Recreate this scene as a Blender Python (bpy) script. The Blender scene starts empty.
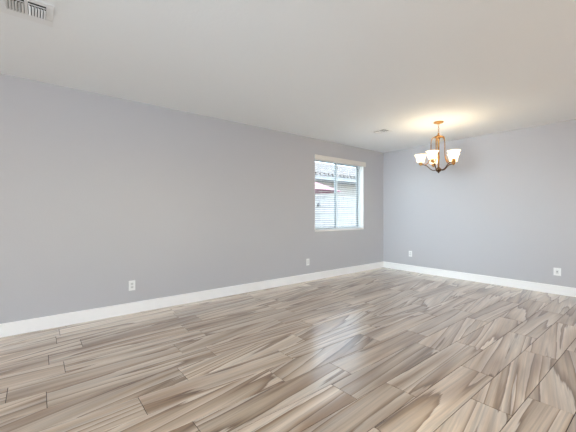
import bpy, bmesh, math, random
from mathutils import Vector, Matrix

random.seed(7)
scene = bpy.context.scene
COL = scene.collection
PI = math.pi

# ------------------------------------------------------------------ camera, world, sun, daylight and fill, exposure
H = 2.743            # ceiling height
CAM_Z = 1.287
AX = 51.25           # the long wall runs 51.25 degrees to the right of the view axis
FW = Vector((math.cos(math.radians(AX)), math.sin(math.radians(AX)), 0))
RT = Vector((FW.y, -FW.x, 0))

cam_data = bpy.data.cameras.new('camera')
cam = bpy.data.objects.new('camera', cam_data)
COL.objects.link(cam)
cam.location = (0, 0, CAM_Z)
cam.rotation_euler = (PI / 2, 0, math.radians(AX - 90))
cam_data.sensor_width = 36
cam_data.lens = 36 * 312.2 / 576
cam_data.shift_y = -2.5 / 576
cam_data.clip_start = 0.02
scene.camera = cam

world = bpy.data.worlds.new('daylight_sky')
scene.world = world
world.use_nodes = True
wn = world.node_tree.nodes
bg = wn['Background']
sky = wn.new('ShaderNodeTexSky')
sky.sky_type = 'NISHITA'
sky.sun_disc = False
sky.sun_elevation = math.radians(50)
sky.sun_rotation = math.radians(150)
haze = wn.new('ShaderNodeMix')          # thin bright overcast over the blue
haze.data_type = 'RGBA'
haze.inputs['Factor'].default_value = 0.65
haze.inputs['B'].default_value = (2.6, 2.55, 2.45, 1)
world.node_tree.links.new(sky.outputs[0], haze.inputs['A'])
world.node_tree.links.new(haze.outputs['Result'], bg.inputs['Color'])
bg.inputs['Strength'].default_value = 2.0

sun_data = bpy.data.lights.new('sun', 'SUN')
sun_data.energy = 1.2
sun_data.angle = math.radians(1.0)
sun_data.color = (1.0, 0.96, 0.90)
sun = bpy.data.objects.new('sun', sun_data)
COL.objects.link(sun)
sun.rotation_euler = Vector((-0.35, 0.55, -0.76)).to_track_quat('-Z', 'Y').to_euler()


def area(name, loc, direction, sx, sy, watts, color):
    d = bpy.data.lights.new(name, 'AREA')
    d.shape = 'RECTANGLE'
    d.size = sx
    d.size_y = sy
    d.energy = watts
    d.color = color
    o = bpy.data.objects.new(name, d)
    COL.objects.link(o)
    o.location = loc
    o.rotation_euler = Vector(direction).to_track_quat('-Z', 'Z').to_euler()
    return o


# daylight at the unseen rear openings, with fill added to brighten the room
area('daylight_fill_door', (-5.12, -0.2, 1.2), (1, 0, 0), 3.4, 2.1, 160, (0.94, 0.95, 1.0))
o = area('daylight_fill_door', (-5.12, 0.6, 1.2), (11.6, 2.7, 0.0), 2.0, 2.1, 24, (0.68, 0.86, 1.0))  # narrow beam added to brighten the far wall
o.data.spread = 0.5
o = area('daylight_fill_window', (-0.6, -3.12, 1.45), (1.5, 6.3, 2.2), 1.7, 1.6, 9, (0.45, 0.75, 1.0))  # blue upward beam added to brighten the ceiling
o.data.spread = 0.8
area('daylight_fill_window', (3.6, -3.12, 1.45), (0, 1, 0), 1.7, 1.6, 36, (1.0, 0.82, 0.68))  # tinted warm as added fill for the floor at right

scene.view_settings.view_transform = 'Standard'
scene.view_settings.look = 'None'
scene.view_settings.exposure = 0.03
scene.view_settings.gamma = 1.0
scene.view_settings.use_curve_mapping = False


# ------------------------------------------------------------------ helpers
def srgb(r, g, b):
    def f(c):
        c /= 255.0
        return c / 12.92 if c <= 0.04045 else ((c + 0.055) / 1.055) ** 2.4
    return (f(r), f(g), f(b), 1.0)


def mat(name, color, rough=0.5, metal=0.0, spec=0.5):
    m = bpy.data.materials.new(name)
    m.use_nodes = True
    p = m.node_tree.nodes['Principled BSDF']
    p.inputs['Base Color'].default_value = color
    p.inputs['Roughness'].default_value = rough
    p.inputs['Metallic'].default_value = metal
    p.inputs['Specular IOR Level'].default_value = spec
    return m


def N(m, kind, **props):
    n = m.node_tree.nodes.new(kind)
    for k, v in props.items():
        setattr(n, k, v)
    return n


def L(m, a, b):
    m.node_tree.links.new(a, b)


def add_noise_bump(m, scale, strength, dist, detail=4.0, coords='Object'):
    p = m.node_tree.nodes['Principled BSDF']
    tc = N(m, 'ShaderNodeTexCoord')
    nz = N(m, 'ShaderNodeTexNoise')
    nz.inputs['Scale'].default_value = scale
    nz.inputs['Detail'].default_value = detail
    b = N(m, 'ShaderNodeBump')
    b.inputs['Strength'].default_value = strength
    b.inputs['Distance'].default_value = dist
    L(m, tc.outputs[coords], nz.inputs['Vector'])
    L(m, nz.outputs['Fac'], b.inputs['Height'])
    L(m, b.outputs['Normal'], p.inputs['Normal'])
    return nz


def add_mottle(m, c1, c2, scale, detail=3.0):
    p = m.node_tree.nodes['Principled BSDF']
    tc = N(m, 'ShaderNodeTexCoord')
    nz = N(m, 'ShaderNodeTexNoise')
    nz.inputs['Scale'].default_value = scale
    nz.inputs['Detail'].default_value = detail
    r = N(m, 'ShaderNodeValToRGB')
    r.color_ramp.elements[0].position = 0.35
    r.color_ramp.elements[0].color = c1
    r.color_ramp.elements[1].position = 0.65
    r.color_ramp.elements[1].color = c2
    L(m, tc.outputs['Object'], nz.inputs['Vector'])
    L(m, nz.outputs['Fac'], r.inputs['Fac'])
    L(m, r.outputs['Color'], p.inputs['Base Color'])


def box(bm, x0, x1, y0, y1, z0, z1):
    v = [bm.verts.new(c) for c in ((x0, y0, z0), (x1, y0, z0), (x1, y1, z0), (x0, y1, z0),
                                   (x0, y0, z1), (x1, y0, z1), (x1, y1, z1), (x0, y1, z1))]
    fs = []
    for q in ((3, 2, 1, 0), (4, 5, 6, 7), (0, 1, 5, 4), (1, 2, 6, 5), (2, 3, 7, 6), (3, 0, 4, 7)):
        fs.append(bm.faces.new([v[i] for i in q]))
    return fs


def lathe(bm, prof, seg=32, cx=0, cy=0, cz=0):
    rings = []
    for r, z in prof:
        if r < 1e-6:
            rings.append([bm.verts.new((cx, cy, cz + z))])
        else:
            rings.append([bm.verts.new((cx + r * math.cos(2 * PI * i / seg), cy + r * math.sin(2 * PI * i / seg), cz + z))
                          for i in range(seg)])
    for a, b in zip(rings[:-1], rings[1:]):
        for i in range(seg):
            j = (i + 1) % seg
            if len(a) == 1 and len(b) == 1:
                continue
            if len(a) == 1:
                bm.faces.new((a[0], b[j], b[i]))
            elif len(b) == 1:
                bm.faces.new((a[i], a[j], b[0]))
            else:
                bm.faces.new((a[i], a[j], b[j], b[i]))


def smooth_path(pts, n=8):
    pts = [Vector(p) for p in pts]
    out = []
    for i in range(len(pts) - 1):
        p0 = pts[max(i - 1, 0)]
        p1, p2 = pts[i], pts[i + 1]
        p3 = pts[min(i + 2, len(pts) - 1)]
        for k in range(n):
            t = k / n
            out.append(0.5 * ((2 * p1) + (p2 - p0) * t + (2 * p0 - 5 * p1 + 4 * p2 - p3) * t * t
                              + (3 * p1 - p0 - 3 * p2 + p3) * t ** 3))
    out.append(pts[-1])
    return out


def tube(bm, pts, r, seg=10, closed=False, flat=1.0, ref=(0, 0, 1)):
    pts = [Vector(p) for p in pts]
    n = len(pts)
    rings = []
    for i, p in enumerate(pts):
        if closed:
            t = pts[(i + 1) % n] - pts[i - 1]
        else:
            t = pts[min(i + 1, n - 1)] - pts[max(i - 1, 0)]
        t.normalize()
        rf = Vector(ref)
        if abs(t.dot(rf)) > 0.98:
            rf = Vector((1, 0, 0)) if abs(t.x) < 0.9 else Vector((0, 1, 0))
        a = t.cross(rf).normalized()
        b = a.cross(t).normalized()
        rr = r(i / max(n - 1, 1)) if callable(r) else r
        rings.append([bm.verts.new(p + a * rr * math.cos(2 * PI * k / seg) + b * rr * flat * math.sin(2 * PI * k / seg))
                      for k in range(seg)])
    m = n if closed else n - 1
    for i in range(m):
        A, B = rings[i], rings[(i + 1) % n]
        for k in range(seg):
            j = (k + 1) % seg
            bm.faces.new((A[k], A[j], B[j], B[k]))
    if not closed:
        bm.faces.new(rings[0][::-1])
        bm.faces.new(rings[-1])


def obj(name, bm, material, parent=None, smooth=False, bevel=0.0, solid=0.0, loc=None):
    bmesh.ops.recalc_face_normals(bm, faces=bm.faces)
    me = bpy.data.meshes.new(name)
    bm.to_mesh(me)
    bm.free()
    o = bpy.data.objects.new(name, me)
    COL.objects.link(o)
    me.materials.append(material)
    if smooth:
        for p in me.polygons:
            p.use_smooth = True
    if solid:
        s = o.modifiers.new('thickness', 'SOLIDIFY')
        s.thickness = solid
        s.offset = 0
    if bevel:
        b = o.modifiers.new('bevel', 'BEVEL')
        b.width = bevel
        b.segments = 2
        b.limit_method = 'ANGLE'
    if parent:
        o.parent = parent
    if loc:
        o.location = loc
    return o


def thing(name, label, cat, loc=(0, 0, 0), rotz=0.0, group=None):
    o = bpy.data.objects.new(name, None)
    COL.objects.link(o)
    o.empty_display_size = 0.1
    o.location = loc
    o.rotation_euler = (0, 0, rotz)
    o['label'] = label
    o['category'] = cat
    if group:
        o['group'] = group
    return o


def struct(o, label=None, cat=None):
    o['kind'] = 'structure'
    if label:
        o['label'] = label
    if cat:
        o['category'] = cat
    return o


def copy_thing(root, loc, rotz, label):
    r = root.copy()
    COL.objects.link(r)
    r.location = loc
    r.rotation_euler = (0, 0, rotz)
    r['label'] = label
    for ch in list(root.children):
        c = ch.copy()
        COL.objects.link(c)
        c.parent = r
        for g in list(ch.children):
            d = g.copy()
            COL.objects.link(d)
            d.parent = c
    return r


# ------------------------------------------------------------------ materials
M_wall = mat('wall_paint', srgb(189, 187, 189), 0.40, 0, 0.5)
add_noise_bump(M_wall, 55, 0.12, 0.004, 3)
M_ceil = mat('ceiling_paint', srgb(247, 250, 251), 0.8, 0, 0.2)
add_noise_bump(M_ceil, 42, 0.18, 0.006, 3)
M_trim = mat('white_trim_paint', srgb(248, 246, 243), 0.35)
M_white = mat('white_plastic', srgb(240, 240, 238), 0.3)
M_slot = mat('dark_slot', srgb(45, 43, 42), 0.6)
M_recept = mat('receptacle_plastic', srgb(222, 222, 220), 0.35)
M_vent = mat('vent_enamel', srgb(243, 245, 245), 0.5)
M_duct = mat('duct_interior', srgb(38, 38, 40), 0.8)
M_vinyl = mat('window_vinyl', srgb(232, 236, 236), 0.35)
M_sash_shaded = mat('shaded_white_sash', srgb(150, 160, 162), 0.4)  # white vinyl sash, its backlit shade put into the grey
M_slat = mat('blind_slat', srgb(240, 242, 242), 0.4)
M_val = mat('blind_valance', srgb(228, 222, 214), 0.4)
M_brass = mat('warm_bronze', srgb(176, 132, 78), 0.32, 0.9)
add_mottle(M_brass, srgb(150, 106, 58), srgb(196, 152, 92), 30)
M_dark = mat('dark_bronze', srgb(112, 84, 54), 0.38, 0.85)
add_mottle(M_dark, srgb(70, 50, 34), srgb(112, 84, 54), 40)
M_grout = mat('grout', srgb(58, 50, 43), 0.95, 0, 0.1)

M_glass = bpy.data.materials.new('window_glass')
M_glass.use_nodes = True
nt = M_glass.node_tree
nt.nodes.remove(nt.nodes['Principled BSDF'])
tr = nt.nodes.new('ShaderNodeBsdfTransparent')
tr.inputs['Color'].default_value = (0.93, 0.97, 0.98, 1)
gl = nt.nodes.new('ShaderNodeBsdfGlossy')
gl.inputs['Roughness'].default_value = 0.02
mx = nt.nodes.new('ShaderNodeMixShader')
mx.inputs['Fac'].default_value = 0.06
nt.links.new(tr.outputs[0], mx.inputs[1])
nt.links.new(gl.outputs[0], mx.inputs[2])
nt.links.new(mx.outputs[0], nt.nodes['Material Output'].inputs['Surface'])

# frosted lamp glass: lets the bulb's light through and glows from it
M_shade = bpy.data.materials.new('frosted_lamp_glass')
M_shade.use_nodes = True
nt = M_shade.node_tree
p = nt.nodes['Principled BSDF']
p.inputs['Base Color'].default_value = srgb(255, 246, 230)
p.inputs['Roughness'].default_value = 0.35
p.inputs['Emission Color'].default_value = (1.0, 0.80, 0.52, 1)
p.inputs['Emission Strength'].default_value = 3.0
tl = nt.nodes.new('ShaderNodeBsdfTranslucent')
tl.inputs['Color'].default_value = (1.0, 0.93, 0.82, 1)
mx = nt.nodes.new('ShaderNodeMixShader')
mx.inputs['Fac'].default_value = 0.6
nt.links.new(p.outputs[0], mx.inputs[1])
nt.links.new(tl.outputs[0], mx.inputs[2])
nt.links.new(mx.outputs[0], nt.nodes['Material Output'].inputs['Surface'])

M_bulb = mat('lit_bulb', (1, 0.9, 0.75, 1), 0.4)
pb = M_bulb.node_tree.nodes['Principled BSDF']
pb.inputs['Emission Color'].default_value = (1.0, 0.78, 0.5, 1)
pb.inputs['Emission Strength'].default_value = 6.0


def floor_material():
    m = mat('wood_look_porcelain_tile', (0.5, 0.4, 0.3, 1), 0.22, 0, 0.9)
    p = m.node_tree.nodes['Principled BSDF']
    tc = N(m, 'ShaderNodeTexCoord')
    at = N(m, 'ShaderNodeAttribute', attribute_name='tile')
    p.inputs['Coat Weight'].default_value = 1.0       # the glaze
    p.inputs['Coat Roughness'].default_value = 0.33
    p.inputs['Coat IOR'].default_value = 1.75
    sep = N(m, 'ShaderNodeSeparateColor')
    L(m, at.outputs['Color'], sep.inputs[0])
    sx = N(m, 'ShaderNodeSeparateXYZ')
    L(m, tc.outputs['Object'], sx.inputs[0])

    def math_(op, a, b=None, c=None):
        n = N(m, 'ShaderNodeMath', operation=op)
        for i, v in enumerate((a, b, c)):
            if v is None:
                continue
            if isinstance(v, (int, float)):
                n.inputs[i].default_value = v
            else:
                L(m, v, n.inputs[i])
        return n.outputs[0]
    # every tile reads its own patch of the print, and the veins of each tile slant a little differently
    slant = math_('MULTIPLY', math_('SUBTRACT', sep.outputs[2], 0.10), 0.26)
    yy = math_('SUBTRACT', sx.outputs[1], math_('MULTIPLY', slant, sx.outputs[0]))
    u = math_('ADD', sx.outputs[0], math_('MULTIPLY', sep.outputs[0], 37.0))
    v = math_('ADD', yy, math_('MULTIPLY', sep.outputs[1], 23.0))
    cv = N(m, 'ShaderNodeCombineXYZ')
    L(m, u, cv.inputs[0]); L(m, v, cv.inputs[1]); L(m, math_('MULTIPLY', sep.outputs[2], 11.0), cv.inputs[2])

    def noise(scl, detail, rough, dist, lac=2.0):
        mp = N(m, 'ShaderNodeMapping')
        mp.inputs['Scale'].default_value = scl
        L(m, cv.outputs[0], mp.inputs['Vector'])
        n = N(m, 'ShaderNodeTexNoise')
        n.inputs['Scale'].default_value = 1.0
        n.inputs['Detail'].default_value = detail
        n.inputs['Roughness'].default_value = rough
        n.inputs['Distortion'].default_value = dist
        L(m, mp.outputs[0], n.inputs['Vector'])
        return n.outputs['Fac']
    base = noise((0.26, 4.4, 1.0), 2.0, 0.36, 0.4)       # broad flowing figure
    fine = noise((3.0, 60.0, 1.0), 3.0, 0.6, 0.3)        # fine grain
    mid = noise((0.8, 19.0, 1.0), 3.0, 0.55, 0.5)        # dark streaks between the figure and the grain
    # contour bands of the broad figure
    band = math_('FRACT', math_('MULTIPLY', math_('ADD', base, math_('ADD', math_('MULTIPLY', fine, 0.02), math_('MULTIPLY', mid, 0.08))), 7.5))
    r1 = N(m, 'ShaderNodeValToRGB')
    el = r1.color_ramp.elements
    el[0].position = 0.0
    el[0].color = srgb(140, 116, 95)
    el[1].position = 1.0
    el[1].color = srgb(128, 104, 84)
    for pos, c in ((0.05, (232, 220, 206)), (0.25, (228, 214, 199)), (0.50, (217, 201, 184)), (0.70, (206, 188, 169)),
                   (0.85, (192, 172, 152)), (0.95, (150, 127, 106))):
        e = el.new(pos)
        e.color = srgb(*c)
    L(m, band, r1.inputs['Fac'])
    # broad tone of the heartwood / sapwood
    tone = noise((0.5, 3.2, 1.0), 2.0, 0.5, 0.6)
    r2 = N(m, 'ShaderNodeValToRGB')
    e2 = r2.color_ramp.elements
    e2[0].position = 0.34
    e2[0].color = srgb(170, 147, 125)
    e2[1].position = 0.54
    e2[1].color = (1, 0.99, 0.97, 1)
    L(m, tone, r2.inputs['Fac'])
    mx = N(m, 'ShaderNodeMix', data_type='RGBA', blend_type='MULTIPLY')
    mx.inputs['Factor'].default_value = 0.66
    L(m, r1.outputs['Color'], mx.inputs['A'])
    L(m, r2.outputs['Color'], mx.inputs['B'])
    # grain and the tile's own shade
    hair = noise((0.7, 42.0, 1.0), 2.0, 0.5, 0.8)        # long thin dark hairlines
    hr = N(m, 'ShaderNodeMapRange')
    hr.inputs['From Min'].default_value = 0.36
    hr.inputs['From Max'].default_value = 0.46
    hr.inputs['To Min'].default_value = 0.80
    hr.inputs['To Max'].default_value = 1.0
    L(m, hair, hr.inputs['Value'])
    g = N(m, 'ShaderNodeMapRange')
    g.inputs['From Min'].default_value = 0.3
    g.inputs['From Max'].default_value = 0.7
    g.inputs['To Min'].default_value = 0.80
    g.inputs['To Max'].default_value = 1.08
    L(m, fine, g.inputs['Value'])
    tv = N(m, 'ShaderNodeMapRange')
    tv.inputs['To Min'].default_value = 0.98
    tv.inputs['To Max'].default_value = 1.18
    L(m, sep.outputs[1], tv.inputs['Value'])
    hv = N(m, 'ShaderNodeHueSaturation')
    hv.inputs['Saturation'].default_value = 1.32
    L(m, mx.outputs['Result'], hv.inputs['Color'])
    ms = N(m, 'ShaderNodeMapRange')
    ms.inputs['From Min'].default_value = 0.32
    ms.inputs['From Max'].default_value = 0.56
    ms.inputs['To Min'].default_value = 0.84
    ms.inputs['To Max'].default_value = 1.0
    L(m, mid, ms.inputs['Value'])
    L(m, math_('MULTIPLY', hr.outputs[0], math_('MULTIPLY', math_('MULTIPLY', g.outputs[0], tv.outputs[0]), ms.outputs[0])), hv.inputs['Value'])
    L(m, hv.outputs['Color'], p.inputs['Base Color'])
    b = N(m, 'ShaderNodeBump')
    b.inputs['Strength'].default_value = 0.03
    b.inputs['Distance'].default_value = 0.004
    L(m, fine, b.inputs['Height'])
    L(m, b.outputs['Normal'], p.inputs['Normal'])
    return m


M_floor = floor_material()

# ------------------------------------------------------------------ room shell
X0, X1, Y0, Y1 = -5.2, 6.470, -3.2, 4.406
T = 0.16
PITCH, PLEN, YB = 0.2445, 1.215, 0.655
KNOWN = {-1: 2.68, 0: 2.355, 1: 1.583, 2: 2.07, 3: 1.727, 4: 1.965, 5: 1.48, 6: 0.55, 7: 0.91, 8: 0.05, 9: -0.17,
         10: 0.177, 12: 0.342, 14: 0.187}

# the floor: porcelain tiles bedded on a dark grout screed, one mesh per material
bm = bmesh.new()
box(bm, X0, X1, Y0, Y1, -0.08, -0.0035)
floor = struct(obj('floor', bm, M_grout), 'wood-look tile floor laid in staggered long planks', 'floor')
bm = bmesh.new()
cl = bm.loops.layers.float_color.new('tile')
GAP = 0.0042
k = math.floor((Y0 - YB) / PITCH)
while YB + k * PITCH < Y1:
    ya, yb = max(YB + k * PITCH, Y0), min(YB + (k + 1) * PITCH, Y1)
    off = KNOWN.get(k, random.uniform(0, PLEN))
    i = math.floor((X0 - off) / PLEN)
    while off + i * PLEN < X1:
        xa, xb = max(off + i * PLEN, X0), min(off + (i + 1) * PLEN, X1)
        c = (random.random(), random.random(), random.random(), 1)
        if xb - xa > 0.02 and yb - ya > 0.02:
            g = GAP / 2
            for f in box(bm, xa + g, xb - g, ya + g, yb - g, -0.0036, 0.0):
                for lp in f.loops:
                    lp[cl] = c
        i += 1
    k += 1
tiles = obj('floor_tiles', bm, M_floor, floor, bevel=0.001)

bm = bmesh.new()
box(bm, X0 - T, X1 + T, Y0 - T - 0.6, Y1 + T, H, H + 0.12)  # overhang past the near wall added as an eave to block sun
struct(obj('ceiling', bm, M_ceil), 'pale matt ceiling', 'ceiling')

# long wall with the window opening (left of the photograph)
WX0, WX1, WZ0, WZ1 = 4.205, 5.712, 0.945, 2.39


def wall_x(name, y0, y1, openings, label):
    """a wall along x made of piers, sills and heads round its openings"""
    bm = bmesh.new()
    x = X0 - T
    for (a, b, z0, z1) in openings:
        box(bm, x, a, y0, y1, -0.08, H)
        if z0 > 0:
            box(bm, a, b, y0, y1, -0.08, z0)
        box(bm, a, b, y0, y1, z1, H)
        x = b
    box(bm, x, X1 + T, y0, y1, -0.08, H)
    return struct(obj(name, bm, M_wall), label, 'wall')


wall_x('wall_left', Y1, Y1 + T, [(WX0, WX1, WZ0, WZ1)], 'long grey painted wall with the window')
wall_x('wall_near', Y0 - T, Y0, [(-0.35, 1.55, 0.6, 2.3), (2.65, 4.55, 0.6, 2.3)], 'grey wall behind the camera with two windows')
bm = bmesh.new()
box(bm, X1, X1 + T, Y0, Y1, -0.08, H)
struct(obj('wall_right', bm, M_wall), 'cool grey far wall behind the chandelier', 'wall')
bm = bmesh.new()
box(bm, X0 - T, X0, Y0, -2.0, -0.08, H)
box(bm, X0 - T, X0, 1.6, Y1, -0.08, H)
box(bm, X0 - T, X0, -2.0, 1.6, 2.35, H)
struct(obj('wall_back', bm, M_wall), 'grey wall behind the camera with the patio door', 'wall')

# baseboards with an eased top edge
BH, BT = 0.140, 0.016


def baseboard(name, p0, p1, inward, label):
    bm = bmesh.new()
    p0, p1, n = Vector(p0), Vector(p1), Vector(inward)
    prof = [(0, 0), (BT, 0), (BT, BH - 0.012), (BT * 0.55, BH - 0.002), (0, BH)]
    rows = [[bm.verts.new(q + n * a + Vector((0, 0, z))) for a, z in prof] for q in (p0, p1)]
    for i in range(len(prof)):
        j = (i + 1) % len(prof)
        bm.faces.new((rows[0][i], rows[0][j], rows[1][j], rows[1][i]))
    bm.faces.new(rows[0])
    bm.faces.new(rows[1][::-1])
    return struct(obj(name, bm, M_trim), label, 'baseboard')


baseboard('baseboard_left', (X0, Y1, 0), (X1, Y1, 0), (0, -1, 0), 'white baseboard along the window wall')
baseboard('baseboard_right', (X1, Y0, 0), (X1, Y1 - BT, 0), (-1, 0, 0), 'white baseboard along the far wall')
baseboard('baseboard_near', (X0, Y0, 0), (X1 - BT, Y0, 0), (0, 1, 0), 'white baseboard behind the camera')

# ------------------------------------------------------------------ window_1 in the long wall
FY = Y1 + 0.088      # room-side face of the vinyl frame


def ring(bm, x0, x1, z0, z1, w, y0, y1, wr=None):
    wr = w if wr is None else wr
    box(bm, x0, x0 + w, y0, y1, z0, z1)
    box(bm, x1 - wr, x1, y0, y1, z0, z1)
    box(bm, x0 + w, x1 - wr, y0, y1, z0, z0 + w)
    box(bm, x0 + w, x1 - wr, y0, y1, z1 - w, z1)


win = thing('window_1', 'white vinyl sliding window in the long grey wall', 'window', ((WX0 + WX1) / 2, FY, WZ0))
struct(win)
wx, wz = (WX0 + WX1) / 2, WZ0
hw, hh = (WX1 - WX0) / 2, WZ1 - WZ0
bm = bmesh.new()
ring(bm, -hw, hw, 0, hh, 0.032, 0, 0.07)
obj('window_frame', bm, M_vinyl, win, bevel=0.003)
XM = -0.03           # meeting stile
bm = bmesh.new()
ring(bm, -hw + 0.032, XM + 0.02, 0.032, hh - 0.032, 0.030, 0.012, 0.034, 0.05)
sash = obj('sliding_sash', bm, M_sash_shaded, win, bevel=0.002)
bm = bmesh.new()
box(bm, -hw + 0.062, XM - 0.03, 0.021, 0.026, 0.062, hh - 0.062)
obj('pane', bm, M_glass, sash)
bm = bmesh.new()
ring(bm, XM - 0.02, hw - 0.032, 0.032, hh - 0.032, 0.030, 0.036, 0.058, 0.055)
sash = obj('fixed_sash', bm, M_sash_shaded, win, bevel=0.002)
bm = bmesh.new()
box(bm, XM + 0.010, hw - 0.087, 0.045, 0.050, 0.062, hh - 0.062)
obj('pane', bm, M_glass, sash)
bm = bmesh.new()
box(bm, -hw, hw, -0.094, -0.001, -0.012, 0.012)
obj('window_sill', bm, M_trim, win, bevel=0.004)
for s in (-1, 1):
    bm = bmesh.new()
    box(bm, s * hw - 0.005, s * hw + 0.005, -0.087, -0.0005, 0.012, hh)
    obj('jamb_liner', bm, M_trim, win)

bm = bmesh.new()
box(bm, XM - 0.013, XM + 0.017, 0.0, 0.011, 0.032, hh - 0.032)
obj('mullion', bm, M_vinyl, win, bevel=0.002)

# the horizontal blind
blind = thing('window_blind', 'white horizontal slat blind hanging open in front of the window', 'blind', (wx, Y1 + 0.045, WZ0))
bm = bmesh.new()
box(bm, -hw - 0.012, hw + 0.05, -0.072, -0.054, hh - 0.055, hh + 0.045)
box(bm, -hw - 0.012, -hw - 0.004, -0.054, -0.047, hh - 0.055, hh + 0.045)
box(bm, hw + 0.042, hw + 0.05, -0.054, -0.047, hh - 0.055, hh + 0.045)
obj('valance', bm, M_val, blind, bevel=0.004)
bm = bmesh.new()
box(bm, -hw + 0.006, hw - 0.006, -0.026, 0.026, hh - 0.050, hh - 0.004)
obj('headrail', bm, M_slat, blind, bevel=0.003)
bm = bmesh.new()
z = 0.055
while z < hh - 0.06:
    # shallow arched slat section
    sec = [(-0.024, -0.0012), (-0.012, 0.0010), (0, 0.0018), (0.012, 0.0010), (0.024, -0.0012)]
    tilt = 0.09
    for side in (0,):
        top = [[bm.verts.new((x, a, z + b + a * tilt + 0.0012)) for a, b in sec] for x in (-hw + 0.012, hw - 0.012)]
        bot = [[bm.verts.new((x, a, z + b + a * tilt - 0.0012)) for a, b in sec] for x in (-hw + 0.012, hw - 0.012)]
        for i in range(4):
            bm.faces.new((top[0][i], top[0][i + 1], top[1][i + 1], top[1][i]))
            bm.faces.new((bot[0][i + 1], bot[0][i], bot[1][i], bot[1][i + 1]))
        for i in (0, 4):
            bm.faces.new((top[0][i], bot[0][i], bot[1][i], top[1][i]))
        for e in (0, 1):
            bm.faces.new(top[e] + bot[e][::-1])
    z += 0.043
obj('slats', bm, M_slat, blind)
bm = bmesh.new()
box(bm, -hw + 0.012, hw - 0.012, -0.025, 0.025, 0.016, 0.030)
obj('bottom_rail', bm, M_slat, blind, bevel=0.003)
for cx in (-0.55, 0.0, 0.55):
    bm = bmesh.new()
    for yy in (-0.0255, 0.0255):
        tube(bm, [(cx, yy, 0.03), (cx, yy, hh - 0.05)], 0.0009, 5)
    obj('ladder_cord', bm, M_slat, blind)

# ------------------------------------------------------------------ openings behind the camera
for n, (a, b) in enumerate(((-0.35, 1.55), (2.65, 4.55))):
    w = thing('window_%d' % (n + 2), 'white window in the wall opposite the long grey wall', 'window', ((a + b) / 2, Y0 - 0.11, 0.6))
    struct(w)
    bm = bmesh.new()
    ring(bm, -0.95, 0.95, 0, 1.7, 0.05, 0, 0.06)
    box(bm, -0.02, 0.02, 0, 0.06, 0.05, 1.65)
    obj('window_frame', bm, M_vinyl, w)
    for s in (-1, 1):
        bm = bmesh.new()
        box(bm, min(s * 0.02, s * 0.9), max(s * 0.02, s * 0.9), 0.027, 0.032, 0.05, 1.65)
        obj('pane', bm, M_glass, w)
d = thing('door_1', 'white framed glass patio door opposite the chandelier wall', 'door', (X0 - 0.11, -0.2, 0))
struct(d)
bm = bmesh.new()
for (a, b) in ((-1.8, -1.72), (-0.04, 0.04), (1.72, 1.8)):
    box(bm, 0, 0.06, a, b, 0, 2.35)
for (a, b) in ((-1.72, -0.04), (0.04, 1.72)):
    box(bm, 0, 0.06, a, b, 0, 0.08)
    box(bm, 0, 0.06, a, b, 2.27, 2.35)
obj('door_frame', bm, M_vinyl, d)
for (a, b) in ((-1.72, -0.04), (0.04, 1.72)):
    bm = bmesh.new()
    box(bm, 0.027, 0.032, a, b, 0.08, 2.27)
    obj('pane', bm, M_glass, d)

# ------------------------------------------------------------------ the side yard and the neighbour's house
M_earth = mat('gravel_yard', srgb(196, 186, 172), 0.9)
add_mottle(M_earth, srgb(140, 131, 120), srgb(170, 162, 150), 14, 6)
bm = bmesh.new()
box(bm, -16, 26, -14, 24, -0.35, -0.15)
struct(obj('exterior_ground', bm, M_earth), 'pale gravel ground outside', 'ground')

M_block = mat('concrete_block', srgb(190, 192, 190), 0.85)
pr = M_block.node_tree.nodes['Principled BSDF']
tc = N(M_block, 'ShaderNodeTexCoord')
mp = N(M_block, 'ShaderNodeMapping')
mp.inputs['Rotation'].default_value = (PI / 2, 0, 0)
br = N(M_block, 'ShaderNodeTexBrick')
br.inputs['Color1'].default_value = srgb(150, 152, 151)
br.inputs['Color2'].default_value = srgb(142, 145, 145)
br.inputs['Mortar'].default_value = srgb(112, 115, 117)
br.inputs['Scale'].default_value = 1.0
br.inputs['Mortar Size'].default_value = 0.012
br.inputs['Brick Width'].default_value = 0.406
br.inputs['Row Height'].default_value = 0.203
L(M_block, tc.outputs['Object'], mp.inputs['Vector'])
L(M_block, mp.outputs[0], br.inputs['Vector'])
L(M_block, br.outputs['Color'], pr.inputs['Base Color'])

fence = thing('garden_wall', 'pale concrete block wall outside the window', 'garden wall', (7.5, 6.4, -0.15))
bm = bmesh.new()
box(bm, -8, 12, 0, 0.15, 0, 1.90)
obj('blockwork', bm, M_block, fence)
bm = bmesh.new()
box(bm, -8, 12, -0.012, 0.162, 1.90, 1.95)
obj('coping', bm, M_block, fence, bevel=0.006)

# small dark fitting seen on the block wall
M_fit = mat('dark_fitting', srgb(52, 58, 66), 0.6)
fit = thing('wall_fitting', 'small dark fitting on the block wall seen through the left window pane', 'fitting', (6.25, 6.4, 1.53))
bm = bmesh.new()
lathe(bm, [(0, 0), (0.05, 0), (0.05, 0.03), (0.036, 0.045), (0, 0.048)], 20)
o = obj('cover', bm, M_fit, fit, smooth=False)
o.rotation_euler = (PI / 2, 0, 0)

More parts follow.
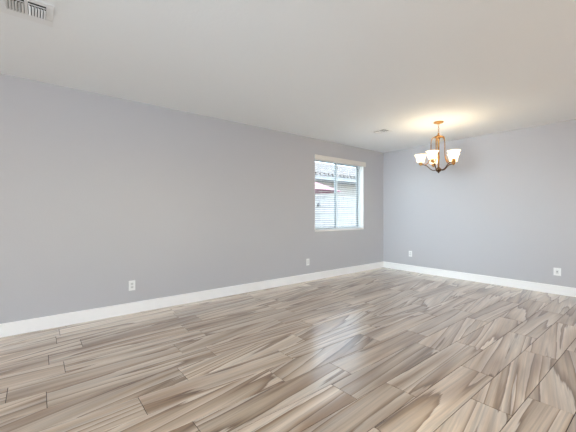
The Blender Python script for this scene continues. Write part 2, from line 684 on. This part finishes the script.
# neighbour's house: stucco wall, fascia, soffit, clay tile roof
M_stucco = mat('stucco', srgb(160, 157, 152), 0.9)
add_noise_bump(M_stucco, 30, 0.3, 0.01)
M_fascia = mat('painted_fascia', srgb(140, 147, 152), 0.6)
M_tile = mat('roof_tile', srgb(206, 200, 194), 0.75)
add_mottle(M_tile, srgb(112, 108, 105), srgb(140, 136, 132), 5)
house = thing('neighbouring_house', 'neighbouring house with pale barrel tile roof beyond the block wall', 'house', (9, 8.9, -0.15))
bm = bmesh.new()
box(bm, -7, 9, 0, 0.2, 0, 3.0)
obj('wall', bm, M_stucco, house)
EZ = 2.86            # eave above the yard
bm = bmesh.new()
box(bm, -7.5, 9.5, -0.70, -0.66, EZ - 0.16, EZ)
obj('fascia', bm, M_fascia, house)
bm = bmesh.new()
box(bm, -7.5, 9.5, -0.66, 0, EZ - 0.16, EZ - 0.13)
obj('soffit', bm, M_fascia, house)
bm = bmesh.new()
PW, ROWL, slope = 0.215, 0.36, 0.36
nx, ny = int(17 / PW), 7
SEG = 8
for j in range(ny):
    ya = -0.76 + j * ROWL
    za = EZ + 0.02 + j * ROWL * slope
    yb, zb = ya + ROWL + 0.05, za + (ROWL + 0.05) * slope - 0.035
    rows = []
    for (y, zz) in ((ya, za - 0.04), (ya, za), (yb, zb)):
        vs = []
        for i in range(nx * SEG + 1):
            ph = (i % SEG) / SEG
            hgt = 0.10 * max(0.0, math.sin(PI * min(ph / 0.68, 1.0))) if ph < 0.68 else -0.02 * math.sin(PI * (ph - 0.68) / 0.32)
            vs.append(bm.verts.new((-7.5 + i * PW / SEG, y, zz + hgt)))
        rows.append(vs)
    for a, b in zip(rows[:-1], rows[1:]):
        for i in range(nx * SEG):
            bm.faces.new((a[i], a[i + 1], b[i + 1], b[i]))
obj('roof', bm, M_tile, house, solid=0.012)

# maroon parasol standing in the neighbour's yard
M_canvas = mat('maroon_canvas', srgb(180, 120, 138), 0.8)
M_pole = mat('parasol_pole', srgb(120, 90, 66), 0.5)
par = thing('patio_umbrella', 'pink maroon parasol beyond the block wall seen in the left pane', 'umbrella', (6.50, 7.45, -0.15))
bm = bmesh.new()
apex = bm.verts.new((0, 0, 2.58))
seg = 8
r1 = [bm.verts.new((0.65 * math.cos(2 * PI * i / seg), 0.65 * math.sin(2 * PI * i / seg), 2.36)) for i in range(seg)]
r2 = [bm.verts.new((1.27 * math.cos(2 * PI * i / seg), 1.27 * math.sin(2 * PI * i / seg), 2.12)) for i in range(seg)]
for i in range(seg):
    j = (i + 1) % seg
    bm.faces.new((apex, r1[i], r1[j]))
    bm.faces.new((r1[i], r2[i], r2[j], r1[j]))
obj('canopy', bm, M_canvas, par, solid=0.004)
bm = bmesh.new()
tube(bm, [(0, 0, 0.05), (0, 0, 2.56)], 0.022, 12)
obj('pole', bm, M_pole, par, smooth=True)
bm = bmesh.new()
lathe(bm, [(0, 0), (0.25, 0), (0.25, 0.05), (0.05, 0.08), (0, 0.08)], 24)
obj('base', bm, M_pole, par)

# ------------------------------------------------------------------ ceiling vents


def ceiling_vent(name, label, loc, w, d, cols, blades, rotz=0.0):
    """register flush with the ceiling: dark duct, flanged frame with openings, curved blades"""
    t = thing(name, label, 'vent', loc, rotz, None)
    bm = bmesh.new()
    box(bm, -w / 2 + 0.02, w / 2 - 0.02, -d / 2 + 0.02, d / 2 - 0.02, -0.0035, -0.0005)
    obj('duct', bm, M_duct, t)
    b = 0.045
    bm = bmesh.new()
    box(bm, -w / 2, w / 2, -d / 2, -d / 2 + b, -0.0045, -0.0004)
    box(bm, -w / 2, w / 2, d / 2 - b * 2.0, d / 2, -0.0045, -0.0004)
    cw = (w - b * 2 - 0.02 * (cols - 1)) / cols
    xs = -w / 2
    spans = []
    x = -w / 2
    box(bm, x, x + b, -d / 2 + b, d / 2 - b * 2.0, -0.0045, -0.0004)
    x += b
    for c in range(cols):
        spans.append((x, x + cw))
        x += cw
        wbar = 0.02 if c < cols - 1 else b
        box(bm, x, x + wbar, -d / 2 + b, d / 2 - b * 2.0, -0.0045, -0.0004)
        x += wbar
    obj('frame', bm, M_vent, t, bevel=0.002)
    y0, y1 = -d / 2 + b, d / 2 - b * 2.0
    for ci, (a, e) in enumerate(spans):
        sgn = 1 if ci >= cols / 2 else -1
        bm = bmesh.new()
        n = blades
        for i in range(n):
            cx = a + (i + 0.5) * (e - a) / n
            # curved blade section leaning away from the middle bar
            sec = [(-0.005, -0.0038), (-0.004, -0.007), (0.000, -0.011), (0.007, -0.014)]
            R0 = [bm.verts.new((cx + sgn * q, y0 + 0.038, zz)) for q, zz in sec]
            R1 = [bm.verts.new((cx + sgn * q, y1 - 0.002, zz)) for q, zz in sec]
            for s in range(3):
                bm.faces.new((R0[s], R0[s + 1], R1[s + 1], R1[s]))
        # the grey damper edge across the head of the opening
        obj('blades', bm, M_vent, t, solid=0.0016)
        bm = bmesh.new()
        box(bm, a + 0.002, e - 0.002, y0 + 0.022, y0 + 0.034, -0.0045, -0.0037)
        obj('damper', bm, M_vent, t)
    return t


ceiling_vent('ceiling_vent', 'white two-section ceiling vent with curved blades in the top left corner',
             (-0.062, 2.893, H), 0.31, 0.315, 2, 6)
ceiling_vent('ceiling_vent', 'small white ceiling vent between the window and the chandelier',
             (4.755, 3.275, H), 0.32, 0.27, 2, 4, -PI / 2)

# ------------------------------------------------------------------ wall outlets


def plate_mesh(w, h):
    bm = bmesh.new()
    box(bm, -w / 2, w / 2, -0.006, 0, -h / 2, h / 2)
    return bm


def duplex(label, loc, rotz, w=0.078, h=0.128):
    t = thing('wall_outlet', label, 'outlet', loc, rotz)
    obj('cover_plate', plate_mesh(w, h), M_white, t, bevel=0.002)
    for s in (-1, 1):
        bm = bmesh.new()
        box(bm, -0.017, 0.017, -0.0085, -0.0055, s * 0.021 - 0.0145, s * 0.021 + 0.0145)
        r = obj('receptacle', bm, M_recept, t, bevel=0.001)
        bm = bmesh.new()
        box(bm, -0.0085, -0.006, -0.0092, -0.0080, s * 0.021 - 0.002, s * 0.021 + 0.008)
        box(bm, 0.006, 0.0085, -0.0092, -0.0080, s * 0.021 - 0.002, s * 0.021 + 0.008)
        box(bm, -0.0025, 0.0025, -0.0092, -0.0080, s * 0.021 - 0.011, s * 0.021 - 0.006)
        obj('slots', bm, M_slot, r)
    bm = bmesh.new()
    lathe(bm, [(0, 0), (0.003, 0), (0.003, 0.0015), (0, 0.0018)], 12)
    o = obj('screw', bm, M_recept, t)
    o.rotation_euler = (PI / 2, 0, 0)
    o.location = (0, -0.006, 0)
    return t


o1 = duplex('white outlet on the long wall low down, far to the left of the window', (0.952, Y1, 0.358), 0)
o2 = copy_thing(o1, (4.020, Y1, 0.362), 0, 'white outlet on the long wall just below the left edge of the window')
o3 = copy_thing(o1, (X1, 3.71, 0.392), -PI / 2, 'small white outlet on the far wall close to the room corner')

t = thing('wall_jack', 'squarish white wall plate with square insert near the right end of the far wall', 'wall plate', (X1, 1.196, 0.357), -PI / 2)
obj('cover_plate', plate_mesh(0.092, 0.122), M_white, t, bevel=0.002)
bm = bmesh.new()
box(bm, -0.019, 0.019, -0.0085, -0.0055, -0.034, 0.034)
ins = obj('insert', bm, M_recept, t, bevel=0.001)
bm = bmesh.new()
box(bm, -0.007, 0.007, -0.0094, -0.0082, -0.006, 0.006)
obj('jack', bm, M_slot, ins)

# ------------------------------------------------------------------ chandelier
CH = FW * 4.97 + RT * 2.397
ch = thing('chandelier', 'bronze five-arm chandelier with lit bell glass shades hanging from the ceiling', 'chandelier', (CH.x, CH.y, 0))


def radial(theta, r, z):
    a = math.radians(theta)
    v = FW * math.cos(a) + RT * math.sin(a)
    return Vector((v.x * r, v.y * r, z))


ZC = H
bm = bmesh.new()
lathe(bm, [(0, ZC - 0.0004), (0.074, ZC - 0.0004), (0.076, ZC - 0.008), (0.066, ZC - 0.018), (0.030, ZC - 0.026), (0.012, ZC - 0.036), (0, ZC - 0.038)], 40)
obj('ceiling_canopy', bm, M_brass, ch, smooth=True)
bm = bmesh.new()
zt = ZC - 0.034
n_links = 5
step = (zt - 2.562) / n_links
for i in range(n_links):
    zc = zt - step * (i + 0.5)
    pts = []
    for q in range(20):
        a = 2 * PI * q / 20
        hx, hz = 0.0095 * math.cos(a), (step * 0.5 + 0.004) * math.sin(a)
        v = radial(45 if i % 2 else 135, 1, 0) * hx
        pts.append((v.x, v.y, zc + hz))
    tube(bm, pts, 0.0026, 6, closed=True, ref=radial(45 if not i % 2 else 135, 1, 0))
obj('chain', bm, M_brass, ch, smooth=True)
bm = bmesh.new()
lathe(bm, [(0, 2.575), (0.008, 2.57), (0.014, 2.555), (0.010, 2.54), (0.022, 2.533), (0.030, 2.522), (0.062, 2.512), (0.066, 2.505), (0.060, 2.497), (0.024, 2.486), (0, 2.484)], 40)
obj('crown_plate', bm, M_brass, ch, smooth=True)
bm = bmesh.new()
lathe(bm, [(0, 2.49), (0.019, 2.49), (0.019, 2.455), (0.014, 2.44), (0.0145, 2.20), (0.020, 2.19), (0.020, 2.17), (0.013, 2.15), (0.0125, 2.03), (0, 2.02)], 24)
obj('column', bm, M_brass, ch, smooth=True)
bm = bmesh.new()
lathe(bm, [(0, 2.035), (0.016, 2.03), (0.020, 2.015), (0.040, 2.000), (0.045, 1.985), (0.042, 1.968), (0.028, 1.955), (0.014, 1.948), (0.012, 1.938), (0.006, 1.928), (0, 1.925)], 32)
obj('hub', bm, M_dark, ch, smooth=True)
for k in range(5):
    th = 9 + 72 * k
    bm = bmesh.new()
    tube(bm, smooth_path([radial(th, r, z) for r, z in ((0.030, 1.985), (0.075, 1.978), (0.115, 1.998), (0.160, 2.045), (0.205, 2.073), (0.262, 2.082))], 7), 0.0075, 10)
    arm = obj('arm', bm, M_dark, ch, smooth=True)
    # lamp cup at the end of the arm
    e = radial(th, 0.262, 0)
    bm = bmesh.new()
    lathe(bm, [(0, 2.060), (0.007, 2.062), (0.010, 2.070), (0.026, 2.078), (0.030, 2.090), (0.024, 2.098), (0.020, 2.104), (0.033, 2.112), (0.036, 2.126), (0.033, 2.128), (0.030, 2.116), (0, 2.113)], 24, e.x, e.y)
    obj('lamp_cup', bm, M_brass, arm, smooth=True)
    bm = bmesh.new()
    tube(bm, smooth_path([radial(th, r, z) for r, z in ((0.045, 2.505), (0.078, 2.498), (0.100, 2.468), (0.109, 2.41), (0.110, 2.30), (0.113, 2.21), (0.128, 2.145), (0.160, 2.098), (0.196, 2.078))], 7), 0.0068, 8)
    obj('strap', bm, M_brass, ch, smooth=True)
    bm = bmesh.new()
    lathe(bm, [(0.020, 2.117), (0.040, 2.118), (0.052, 2.127), (0.058, 2.148), (0.061, 2.178), (0.068, 2.208), (0.085, 2.234), (0.093, 2.240)], 36, e.x, e.y)
    obj('glass_shade', bm, M_shade, ch, smooth=True, solid=0.004)
    bm = bmesh.new()
    lathe(bm, [(0, 2.118), (0.013, 2.118), (0.014, 2.140), (0.026, 2.168), (0.029, 2.186), (0.024, 2.204), (0.012, 2.214), (0, 2.216)], 20, e.x, e.y)
    obj('bulb', bm, M_bulb, ch, smooth=True)
    ld = bpy.data.lights.new('lamp_light', 'POINT')
    ld.energy = 3.0
    ld.color = (1.0, 0.86, 0.62)
    ld.shadow_soft_size = 0.03
    lo = bpy.data.objects.new('lamp_light', ld)
    COL.objects.link(lo)
    lo.parent = ch
    lo.location = (e.x, e.y, 2.215)
